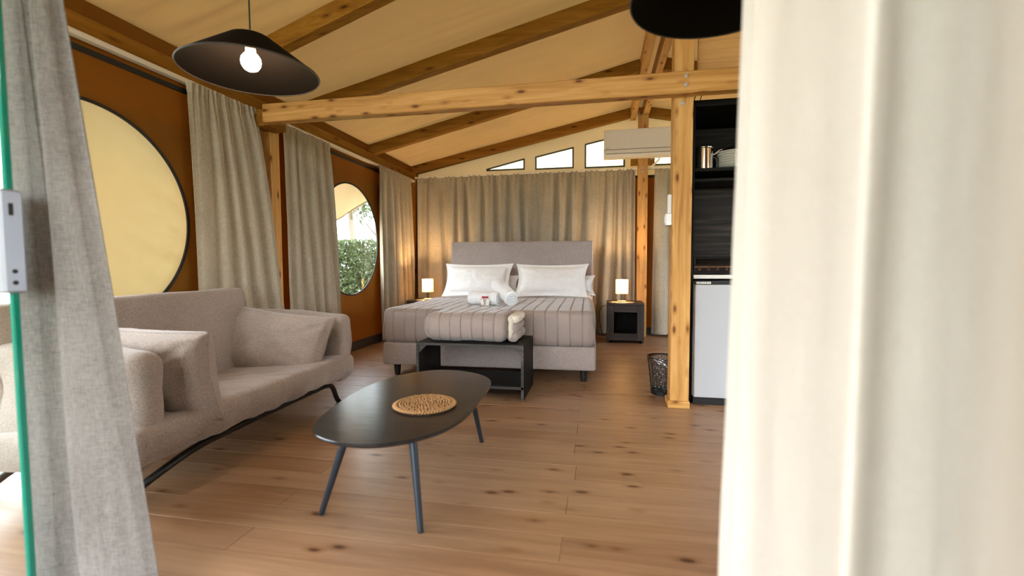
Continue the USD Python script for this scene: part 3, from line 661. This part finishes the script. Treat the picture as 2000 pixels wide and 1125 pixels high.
ns2 = copy_of(ns1, (-2.375, 5.90, 0), 1.0, 'dark rustic nightstand left of the bed, mostly hidden by the mattress')
def lamp(label, loc):
    l = thing('table_lamp', label, 'lamp', loc, 0, None)
    obj('base', lathe([(0, 0), (.052, 0), (.054, .004), (.054, .012), (.050, .016), (0, .016)], 40), 'lamp_wood', l)
    for x in (-.010, .010): obj('stem', mv(lathe([(0, .016), (.0045, .016), (.0045, .20), (0, .20)], 12), x), 'black_metal', l)
    obj('shade', lathe([(.0755, .108), (.077, .108), (.077, .284), (.0755, .284), (.0755, .108)], 56), 'lamp_shade', l, 'glowing cream drum shade', smooth=40)
    obj('bulb', mv(trimesh.creation.icosphere(3, .026), 0, 0, .215), 'bulb_warm', l, smooth=True)
    return l
lm1 = lamp('small lit drum table lamp on the nightstand right of the bed', (.272, 6.02, .504))
copy_of(lm1, (-2.350, 6.05, .504), 0, 'small lit drum table lamp on the nightstand left of the bed')
cord = thing('lamp_cord', 'thin black lamp cord hanging behind the right nightstand', 'cord', (.05, 6.2, 0))
obj('wire', mv(tube(spline([(.07, 6.2, .44), (.02, 6.18, .42), (-.01, 6.2, .30), (.02, 6.22, .12), (.05, 6.35, .01)], 30), .004, 8), -.05, -6.2, 0), 'black_plastic', cord, smooth=True)

# ------------------------------------------------------------------ coffee table
ct = thing('coffee_table', 'low black coffee table with rounded-triangle top and three splayed legs', 'table', (-.83, 1.95, 0))
tt = [(-1.078, 1.580), (-1.035, 1.490), (-.945, 1.448), (-.81, 1.438), (-.68, 1.470), (-.575, 1.600), (-.535, 1.800), (-.532, 2.05), (-.553, 2.265), (-.612, 2.43), (-.70, 2.513), (-.80, 2.545), (-.93, 2.535), (-1.045, 2.46), (-1.115, 2.33), (-1.158, 2.05), (-1.145, 1.76), (-1.115, 1.65)]
from scipy.interpolate import splprep, splev
tck, _ = splprep(np.array(tt + tt[:1]).T, s=.0008, per=True); pp = np.stack(splev(np.linspace(0, 1, 160, endpoint=False), tck), 1)
poly = affinity.translate(Polygon(pp), .83, -1.95)
def bevel_slab(poly, z0, z1, under=.018, edge=.003):
    from manifold3d import Manifold
    n = 160; out = np.array(poly.exterior.coords)[:-1]; c = out.mean(0)
    nd = np.roll(out, -1, 0) - np.roll(out, 1, 0); nrm = np.stack([nd[:, 1], -nd[:, 0]], 1); nrm /= np.linalg.norm(nrm, axis=1, keepdims=True)
    if ((out - c) * nrm).sum() < 0: nrm = -nrm
    rings = [np.c_[out - nrm * o, np.full(len(out), z)] for o, z in ((under, z0), (edge * .3, z1 - .010), (0, z1 - .006), (0, z1 - edge), (edge, z1))]
    k = len(out); V = np.vstack(rings + [[[c[0], c[1], z0]], [[c[0], c[1], z1]]]); F = []
    for i in range(len(rings) - 1):
        for j in range(k):
            a, b = i * k + j, i * k + (j + 1) % k; F += [[a, b, b + k], [a, b + k, a + k]]
    e = len(rings) * k
    for j in range(k): F += [[e, (j + 1) % k, j], [e + 1, (len(rings) - 1) * k + j, (len(rings) - 1) * k + (j + 1) % k]]
    m = trimesh.Trimesh(V, F, process=False); trimesh.repair.fix_normals(m); return m
obj('table_top', bevel_slab(poly, .358, .380), 'table_top', ct, smooth=30)
for (tx, ty), (fx, fy) in ((((-.955, 1.60)), (-1.091, 1.619)), (((-.70, 1.62)), (-.651, 1.571)), (((-.66, 2.27)), (-.648, 2.458))):
    a = np.array([tx + .83, ty - 1.95, .362]); b = np.array([fx + .83, fy - 1.95, .004])
    L = obj('leg', tube([b, b + (a - b) * .02, a], [.0105, .0115, .0165], 20), 'table_leg', ct, smooth=40)
    obj('foot_cap', tube([b - (a - b) * .008, b + (a - b) * .012], [.0112, .0116], 16), 'black_plastic', L, smooth=40)
    obj('mount_plate', mv(cyl(.035, 0, 0, .352, .360, 24), a[0], a[1]), 'black_metal', ct)
pm = thing('placemat', 'round woven straw placemat on the coffee table', 'placemat', (-.748, 1.872, .3805))
def spiral_mat():
    N = 1500; turns = 9.0; t = np.linspace(0, 1, N); a = 2 * PI * turns * t; r = .006 + .118 * t
    pts = np.stack([r * np.cos(a), r * np.sin(a), .0065 + .0015 * np.sin(a * 23 + r * 300)], 1)
    return tube(pts, .0078 + .0018 * np.sin(np.linspace(0, 2 * PI * 420, N)), 7)
obj('coil', spiral_mat(), 'rattan_dark', pm, smooth=True)
parts = []; r_ = random.Random(4)
for k in range(10):                                    # plaited strands, leaning one way then the other from ring to ring
    r = .010 + .0122 * k; n = max(5, int(2 * PI * r / .0135))
    for q in range(n):
        a = 2 * PI * (q + r_.uniform(-.2, .2)) / n; l = r_.uniform(.015, .021); sk = .75 * (1 if k % 2 else -1) + r_.uniform(-.2, .2)
        c = np.array([r * math.cos(a), r * math.sin(a), .0150 + r_.uniform(-.0008, .0012)]); d = np.array([-math.sin(a) + sk * math.cos(a), math.cos(a) + sk * math.sin(a), 0]); d /= np.linalg.norm(d)
        parts.append(tube([c - d * l * .5 - [0, 0, .0045], c + [0, 0, .0010], c + d * l * .5 - [0, 0, .0045]], [.0022, .0035, .0022], 5))
for k in range(64):                                    # scalloped edge loops
    a = 2 * PI * k / 64; parts.append(tube([(.121 * math.cos(a - .05), .121 * math.sin(a - .05), .006), (.134 * math.cos(a), .134 * math.sin(a), .011), (.121 * math.cos(a + .05), .121 * math.sin(a + .05), .013)], .0046, 6))
obj('plaiting', cat(parts), 'rattan', pm, kind='stuff', smooth=True)

# ------------------------------------------------------------------ pendant lamps
def pendant(label, loc, top, bulb='bulb_pendant'):
    p = thing('pendant_lamp', label, 'lamp', loc, 0, None)
    R, h, rt_ = .283, .155, .075
    prof = [(rt_, h), (rt_ + .012, h - .004), (R - .003, .006), (R, .002), (R - .002, 0)]
    obj('shade', lathe([(.012, h + .004), (rt_ - .006, h + .003)] + prof + [(R - .004, .004), (rt_ + .008, h - .008), (rt_ - .008, h - .002), (.012, h - .001), (.012, h + .004)], 96), 'shade_black', p, smooth=30)
    obj('rim', lathe([(R - .004, 0), (R, -.002), (R + .002, .002), (R - .001, .006), (R - .004, 0)], 96), 'shade_inner', p, smooth=60)
    obj('socket', lathe([(0, h + .03), (.010, h + .03), (.018, h), (.021, h - .03), (.021, h - .075), (0, h - .075)], 24), 'white_plastic', p)
    obj('bulb', mv(lathe([(0, -.042), (.014, -.040), (.028, -.032), (.038, -.016), (.041, .0), (.038, .016), (.029, .030), (.018, .040), (.015, .046), (0, .046)], 32), 0, 0, h - .105), bulb, p, smooth=True)
    obj('cord', tube([(0, 0, h + .02), (0, 0, (h + top) / 2), (0, 0, top)], .0035, 10), 'black_plastic', p, smooth=True)
    obj('ceiling_hook', mv(lathe([(0, 0), (.03, 0), (.034, .012), (.03, .03), (0, .03)], 24), 0, 0, top - .02), 'black_metal', p)
    return p
pd = pendant('black conical pendant lamp with a lit bulb over the sofa', (-1.54, 1.855, 1.855), float(zr(-1.54)) + .10 - 1.855)
pendant('black pendant lamp cut off at the top edge beside the right curtain', (.375, 1.62, 1.852), float(zr(.375)) + .09 - 1.852, 'porcelain')

# ------------------------------------------------------------------ air conditioner
ac = thing('air_conditioner', 'off-white split air conditioner high on the back wall over the right nightstand', 'air conditioner', (.49, 6.30, 2.38))
w = .455
prof = Polygon([(.0, .36), (-.0, .10), (.02, .0), (.11, .0), (.11, .37), (.01, .37)]).buffer(-.012).buffer(.012)
def along_x(poly, x0, x1):
    m = extr(poly, x1 - x0); v = m.vertices.copy(); m.vertices = np.stack([x0 + v[:, 2], v[:, 0], v[:, 1]], 1); return m
obj('housing', along_x(prof, -w, w), 'ac_white', ac, smooth=30)
obj('front_panel', bx(-w + .004, w - .004, -.014, .004, .112, .366, .006), 'ac_white', ac)
obj('seam', cat([bx(-w + .004, w - .004, -.0125, .004, .104, .112, 0), bx(-w + .03, w - .03, -.006, .006, .050, .058, 0)]), 'grey_mark', ac, smooth=False)
obj('louvre_flap', hexa([(-w + .03, -.012, .058), (w - .03, -.012, .058), (-w + .03, -.004, .062), (w - .03, -.004, .062), (-w + .03, -.010, .104), (w - .03, -.010, .104), (-w + .03, 0, .104), (w - .03, 0, .104)]), 'ac_white', ac, smooth=False)
obj('lower_lip', hexa([(-w + .004, .004, .004), (w - .004, .004, .004), (-w + .004, .03, .002), (w - .004, .03, .002), (-w + .004, -.008, .05), (w - .004, -.008, .05), (-w + .004, .02, .052), (w - .004, .02, .052)]), 'ac_white', ac, smooth=False)
obj('maker_mark', bx(-w + .03, -w + .075, -.0152, -.0135, .122, .129, 0), 'grey_mark', ac, smooth=False)
obj('drain_hose', tube(spline([(.26, .07, .01), (.25, .09, -.03), (.20, .10, -.08), (.17, .11, -.12)], 16), .014, 10), 'white_plastic', ac, smooth=True)

# ------------------------------------------------------------------ kitchen
kx0, kx1, ky0, ky1 = .622, 1.60, 3.425, 4.02
kt = thing('kitchen_cupboard', 'tall black open kitchen cupboard right of the pine post', 'cupboard', (kx0, ky0, 0))
kk = lambda m: mv(m, -kx0, -ky0, 0)
for x in (kx0, kx1 - .02): obj('side_panel', kk(bx(x, x + .02, ky0, ky1, 0, 2.115, .002)), 'black_wood_z', kt)
obj('back_panel', kk(bx(kx0 + .02, kx1 - .02, ky1 - .015, ky1, 0, 2.115, 0)), 'black_wood_x', kt)
obj('top_panel', kk(bx(kx0, kx1, ky0 - .004, ky1, 2.075, 2.117, .002)), 'black_wood_x', kt)
obj('inner_back', kk(bx(kx0 + .02, kx1 - .02, 3.74, 3.755, 1.655, 2.00, 0)), 'black_wood_x', kt)
obj('shelf', kk(bx(kx0 + .02, kx1 - .02, ky0, ky1 - .015, 1.632, 1.655, .002)), 'black_wood_x', kt)
obj('lower_shelf', kk(bx(kx0 + .02, kx1 - .02, ky0 + .01, ky1 - .015, 1.565, 1.585, .002)), 'black_wood_x', kt)
obj('splashback', kk(bx(kx0 + .02, kx1 - .02, 3.80, 3.82, .93, 1.565, 0)), 'wenge', kt, 'dark grained splashback')
obj('worktop', kk(bx(kx0 + .02, kx1 - .02, ky0 - .012, 3.80, .888, .915, .004)), 'worktop', kt, 'pale worktop edge')
for x in (.635, .675): obj('hook', kk(tube([(x, ky0 + .03, 2.117), (x, ky0 + .02, 2.135), (x + .004, ky0 + .005, 2.148)], .003, 6)), 'black_plastic', kt)
fg = thing('fridge', 'white under-counter fridge below the kitchen worktop', 'fridge', (.905, 3.40, 0))
fc = lambda m: mv(m, -.905, -3.40, 0)
obj('cabinet', fc(bx(.648, 1.165, 3.43, 3.98, .05, .872, .006)), 'fridge_white', fg)
obj('door_leaf', fc(soft_box(.650, 1.163, 3.385, 3.432, .052, .848, .010, .1)), 'fridge_white', fg, smooth=40)
obj('door_top', fc(soft_box(.650, 1.163, 3.388, 3.43, .800, .8465, .009, .1)), 'fridge_white', fg, smooth=40)
obj('grip_gap', fc(bx(.650, 1.163, 3.40, 3.43, .8485, .872, 0)), 'black_plastic', fg)
obj('vent_grille', fc(cat([bx(.66 + .011 * i, .667 + .011 * i, 3.396, 3.402, .852, .868, 0) for i in range(9)])), 'porcelain', fg, kind='stuff')
obj('plinth', fc(bx(.648, 1.165, 3.40, 3.95, 0, .050, .003)), 'black_plastic', fg)
obj('badge', fc(bx(.895, .905, 3.3835, 3.386, .67, .685, 0)), 'grey_mark', fg)
hb = thing('hob', 'small black cooker with a grate on the kitchen worktop', 'hob', (.78, 3.57, .915))
obj('body', soft_box(-.13, .18, -.11, .11, .005, .075, .008, .08), 'hob_glass', hb, smooth=40)
obj('front_strip', bx(-.125, .175, -.114, -.109, .052, .062, .001), 'steel', hb)
gr = [tube([(-.125, y, .115), (.175, y, .115)], .004, 8) for y in (-.09, 0, .09)] + [tube([(x, -.09, .115), (x, .09, .115)], .004, 8) for x in np.linspace(-.12, .17, 8)]
obj('grate', cat(gr), 'black_metal', hb, smooth=True)
obj('back_guard', bx(-.13, .18, .09, .098, .07, .13, .002), 'hob_glass', hb)
for x in (-.12, .17):
    for y in (-.09, .088): obj('grate_leg', tube([(x, y, .074), (x, y, .116)], .004, 8), 'black_metal', hb, smooth=True)
for x in (-.09, -.03, .03, .09): obj('knob', mv(rot(cyl(.009, 0, 0, 0, .01, 14), 90, (1, 0, 0)), x, -.108, .088 - .05), 'chrome', hb)
pot = thing('cooking_pot', 'tall shiny steel pot on the black shelf', 'pot', (.722, 3.53, 1.655))
obj('body', lathe([(0, 0), (.055, 0), (.060, .006), (.060, .150), (.064, .154), (.0645, .157), (.058, .157), (.057, .01), (0, .008)], 56), 'steel', pot, smooth=30)
obj('lid', lathe([(0, .166), (.03, .165), (.058, .160), (.062, .158), (.062, .154), (0, .156)], 56), 'steel', pot, smooth=30)
obj('handle', tube(spline([(.060, 0, .11), (.085, -.005, .125), (.105, -.008, .140), (.120, -.01, .142)], 16), [.006] * 16, 10), 'steel', pot, smooth=True)
obj('handle', tube(spline([(.060, .01, .09), (.082, .004, .085), (.088, .0, .06), (.088, 0, .02)], 16), [.009] * 16, 10), 'black_plastic', pot, smooth=True)
# stacked plates
def plate():
    return lathe([(0, .004), (.045, .004), (.052, .0), (.058, .004), (.100, .017), (.110, .0205), (.1105, .022), (.108, .0222), (.097, .0188), (.056, .0070), (0, .007)], 56)
pl0 = None
names = ['lowest', 'second', 'third', 'fourth', 'fifth', 'sixth', 'topmost']
for k in range(7):
    label = f'pale plate, {names[k]} of the stack on the black shelf' if k in (0, 6) else f'pale plate, {names[k]} from the bottom of the stack on the black shelf'
    loc = (.925 + .003 * math.sin(k * 2.1), 3.56, 1.655 + .0175 * k)
    if pl0 is None:
        pl0 = thing('plate', label, 'plate', loc, 0, 'plates stacked on the black shelf'); obj('dish', plate(), 'porcelain', pl0, smooth=40)
    else: copy_of(pl0, loc, k * 20.0, label)
bw = thing('bowl', 'dark bowl resting upside down on the plate stack', 'bowl', (.935, 3.56, 1.655 + .0175 * 6 + .024))
obj('bowl_body', lathe([(.088, 0), (.092, 0), (.085, .014), (.06, .030), (.03, .036), (0, .037), (0, .034), (.03, .033), (.058, .027), (.082, .012)], 48), 'hob_glass', bw, smooth=40)
obj('foot_ring', lathe([(.024, .034), (.034, .034), (.033, .040), (.025, .040), (.024, .034)], 32), 'hob_glass', bw, smooth=40)
# panels above and behind the kitchen
obj('wall_partition', bx(.62, 1.62, 4.03, 4.06, 0, 2.10, 0), 'black_wood_x', kind='structure', smooth=False)
obj('trim_4', bx(.652, 1.9, 3.43, 3.455, 2.19, 2.60, .002), 'veneer', kind='structure')
sw = thing('light_switch', 'white double switch on the left side of the kitchen post', 'switch', (.476, 3.33, 1.25))
obj('socket_box', bx(-.040, 0, -.035, .045, .005, .085, .004), 'white_plastic', sw)
obj('conduit', bx(-.026, 0, -.02, .02, .085, .215, .004), 'white_plastic', sw)
obj('rocker', bx(-.045, -.038, -.02, .03, .02, .07, .002), 'white_plastic', sw)

# waste bin with a liner
bi = thing('waste_bin', 'black wire-mesh waste bin with a crumpled clear liner behind the post', 'bin', (.475, 3.645, 0))
r0, r1, hb_ = .085, .112, .285
wires = [tube([(r0 * math.cos(a), r0 * math.sin(a), .005), (r1 * math.cos(a), r1 * math.sin(a), hb_)], .0011, 4) for a in np.linspace(0, 2 * PI, 72, endpoint=False)]
for z in np.linspace(.02, hb_, 26):
    r = r0 + (r1 - r0) * z / hb_; a = np.linspace(0, 2 * PI, 49); wires.append(tube(np.stack([r * np.cos(a), r * np.sin(a), a * 0 + z], 1), .0010, 4, cap=False))
obj('mesh_wall', cat(wires), 'black_metal', bi, kind='stuff', smooth=True)
obj('base_plate', lathe([(0, 0), (r0 + .002, 0), (r0 + .005, .03), (r0 + .001, .032), (r0 - .003, .006), (0, .006)], 48), 'black_metal', bi)
obj('rim', lathe([(r1 - .002, hb_ - .006), (r1 + .004, hb_ - .006), (r1 + .005, hb_ + .004), (r1 - .002, hb_ + .005), (r1 - .002, hb_ - .006)], 64), 'black_metal', bi)
a = np.linspace(0, 2 * PI, 90); tz = np.linspace(0, 1, 40); A, T = np.meshgrid(a, tz, indexing='ij')
Rr = (r0 + (r1 - r0) * T) * (.93 - .10 * np.sin(PI * T)); kx = np.stack([np.cos(A) * 3, np.sin(A) * 3, T * 5], -1)
Rr = Rr + (np.abs(fbm(kx * 1.6, 4, 3) - .5)) * .07 - .012
obj('liner', grid(np.stack([Rr * np.cos(A), Rr * np.sin(A), .03 + T * (hb_ - .025)], -1)), 'bin_liner', bi, 'crumpled clear plastic liner', smooth=False)
T2 = np.linspace(0, 1, 14); A, T = np.meshgrid(a, T2, indexing='ij'); ro = r1 + .006 + (fbm(np.stack([np.cos(A) * 9, np.sin(A) * 9, T * 3], -1), 3, 6) - .4) * .010
obj('liner_cuff', grid(np.stack([ro * np.cos(A), ro * np.sin(A), hb_ + .007 - T * (.035 + .02 * np.sin(A * 3))], -1)), 'bin_liner', bi, 'liner folded over the rim', smooth=False)

# ------------------------------------------------------------------ outside
obj('ground', bx(-60, 60, -40, 60, -.45, -.40, 0), 'grass', kind='structure', smooth=False)
obj('path', bx(-9.5, -6.2, -6, 9.0, -.40, -.385, .004), 'gravel', kind='structure', smooth=False)
awn = thing('window_flap', 'beige canvas flap propped slantwise outside the clear left window', 'flap', (-2.9, 5.6, 1.6))
u = np.linspace(0, 1, 24); U, Vv = np.meshgrid(u, u, indexing='ij')
c00, c10, c01, c11 = (np.array(q, float) for q in ((-2.83, 4.25, 2.06), (-2.83, 6.05, 2.06), (-3.10, 4.45, 1.257), (-3.10, 6.00, 1.95)))
P = (c00 * ((1 - U) * (1 - Vv))[..., None] + c10 * (U * (1 - Vv))[..., None] + c01 * ((1 - U) * Vv)[..., None] + c11 * (U * Vv)[..., None])
P[..., 0] += .02 * np.sin(PI * U) * np.sin(PI * Vv) + (fbm(np.stack([U * 9, Vv * 2, U * 0], -1), 2, 2) - .5) * .03
obj('sheet', mv(grid(P), 2.9, -5.6, -1.6), 'awning_canvas', awn, smooth=True)
obj('hem', mv(tube(P[:, -1], .008, 8), 2.9, -5.6, -1.6), 'awning_canvas', awn, smooth=True)
obj('guy_rope', mv(tube([c01, c01 + (-.5, -.3, -1.655)], .004, 6), 2.9, -5.6, -1.6), 'white_plastic', awn, smooth=True)

def leaves(n, pos, size, seed):
    """n small folded leaves at pos(rng) -> one mesh."""
    r = np.random.default_rng(seed); C = pos(r, n); d = r.normal(size=(n, 3)); d /= np.linalg.norm(d, axis=1, keepdims=True)
    e = np.cross(d, r.normal(size=(n, 3))); e /= np.linalg.norm(e, axis=1, keepdims=True); s = size * r.uniform(.6, 1.3, (n, 1))
    nn = np.cross(d, e)
    V = np.stack([C - d * s, C + e * s * .36 + nn * s * .12, C + d * s, C - e * s * .36 + nn * s * .12], 1).reshape(-1, 3)
    i = np.arange(n)[:, None] * 4; F = np.vstack([i + [0, 1, 2], i + [0, 2, 3]])
    return trimesh.Trimesh(V, F, process=False)
def hedge(label, x0, y0, x1, y1, w_, h, n, seed):
    o = thing('hedge', label, 'hedge', ((x0 + x1) / 2, (y0 + y1) / 2, -.4))
    L = np.array([x1 - x0, y1 - y0]); ln = np.linalg.norm(L); t = L / ln; nrm = np.array([-t[1], t[0]])
    def pos(r, n):
        a, b, c = r.uniform(-.5, .5, n), r.uniform(-1, 1, n), r.uniform(0, 1, n) ** .7
        lump = noise(np.stack([a * ln * 1.3, b * 0, b * 0 + seed], -1), seed); b = np.sign(b) * np.abs(b) ** .5
        p2 = t * (a * ln)[:, None] + nrm * (b * w_ / 2 * (.8 + .5 * lump))[:, None]
        return np.c_[p2, c * h * (.85 + .3 * lump)]
    obj('foliage', leaves(n, pos, .05, seed), 'leaf', o, kind='stuff', smooth=False)
    r = random.Random(seed); st = []
    for k in range(int(ln * 5)):
        a = r.uniform(-.48, .48) * ln; b = r.uniform(-.3, .3) * w_; q = t * a + nrm * b
        st.append(tube([(q[0], q[1], 0), (q[0] + r.uniform(-.1, .1), q[1] + r.uniform(-.1, .1), h * .8)], .010, 5))
    obj('stems', cat(st), 'bark', o, kind='stuff', smooth=True)
hedge('trimmed green hedge seen through the clear left window', -7.2, 7.2, -4.6, 11.5, .9, 1.78, 42000, 3)
hedge('green hedge seen past the glass door on the far left', -7.4, .8, -7.4, 5.2, .9, .75, 14000, 5)
def tree(label, x, y, h, cr, n, seed, fork=True):
    o = thing('tree', label, 'tree', (x, y, -.4)); r = random.Random(seed)
    tr = [tube(spline([(0, 0, 0), (.12, .05, h * .25), (-.05, .1, h * .5), (.1, 0, h * .72)], 16), np.linspace(.16, .07, 16), 10)]
    for k in range(6):
        a = r.uniform(0, 2 * PI); z = h * r.uniform(.35, .6); l = cr * r.uniform(.6, 1.0)
        tr.append(tube(spline([(0.02, .05, z), (l * .4 * math.cos(a), l * .4 * math.sin(a), z + h * .10), (l * math.cos(a), l * math.sin(a), z + h * .24)], 8), np.linspace(.06, .02, 8), 7))
    obj('trunk', cat(tr), 'bark', o, smooth=True)
    def pos(g, n):
        c = g.normal(size=(26, 3)); c /= np.linalg.norm(c, axis=1, keepdims=True); c = c * cr * g.uniform(.4, .9, (26, 1)) * [1, 1, .7] + [0, 0, h * .76]
        return c[g.integers(0, 26, n)] + g.normal(size=(n, 3)) * cr * .17
    obj('crown', leaves(n, pos, .085, seed), 'leaf', o, kind='stuff', smooth=False)
tree('slender tree whose trunk shows in the middle of the clear left window', -8.9, 15.4, 6.5, 2.4, 3600, 3)
tree('leafy tree at the right edge of the clear left window', -11.5, 22.5, 6.0, 1.8, 4000, 8)
tree('leafy tree far outside at the left of the clear window', -17.0, 19.0, 7.0, 2.6, 12000, 12)
hs = thing('house', 'pale low house seen through the glass door at the far left', 'house', (-16, 8, -.4))
obj('walls', bx(-3, 3, -5, 5, 0, 2.7, .02), 'house_wall', hs); obj('roof', hexa([(-3.5, -5.4, 2.7), (3.5, -5.4, 2.7), (-3.5, 5.4, 2.7), (3.5, 5.4, 2.7), (0, -5.4, 4.0), (0, 5.4, 4.0)]), 'house_roof', hs, smooth=False)
obj('window', bx(3.0, 3.03, -1, .2, .9, 2.0, .005), 'hob_glass', hs); obj('door', bx(3.0, 3.03, 1.4, 2.3, 0, 2.05, .005), 'dark_crate_z', hs)
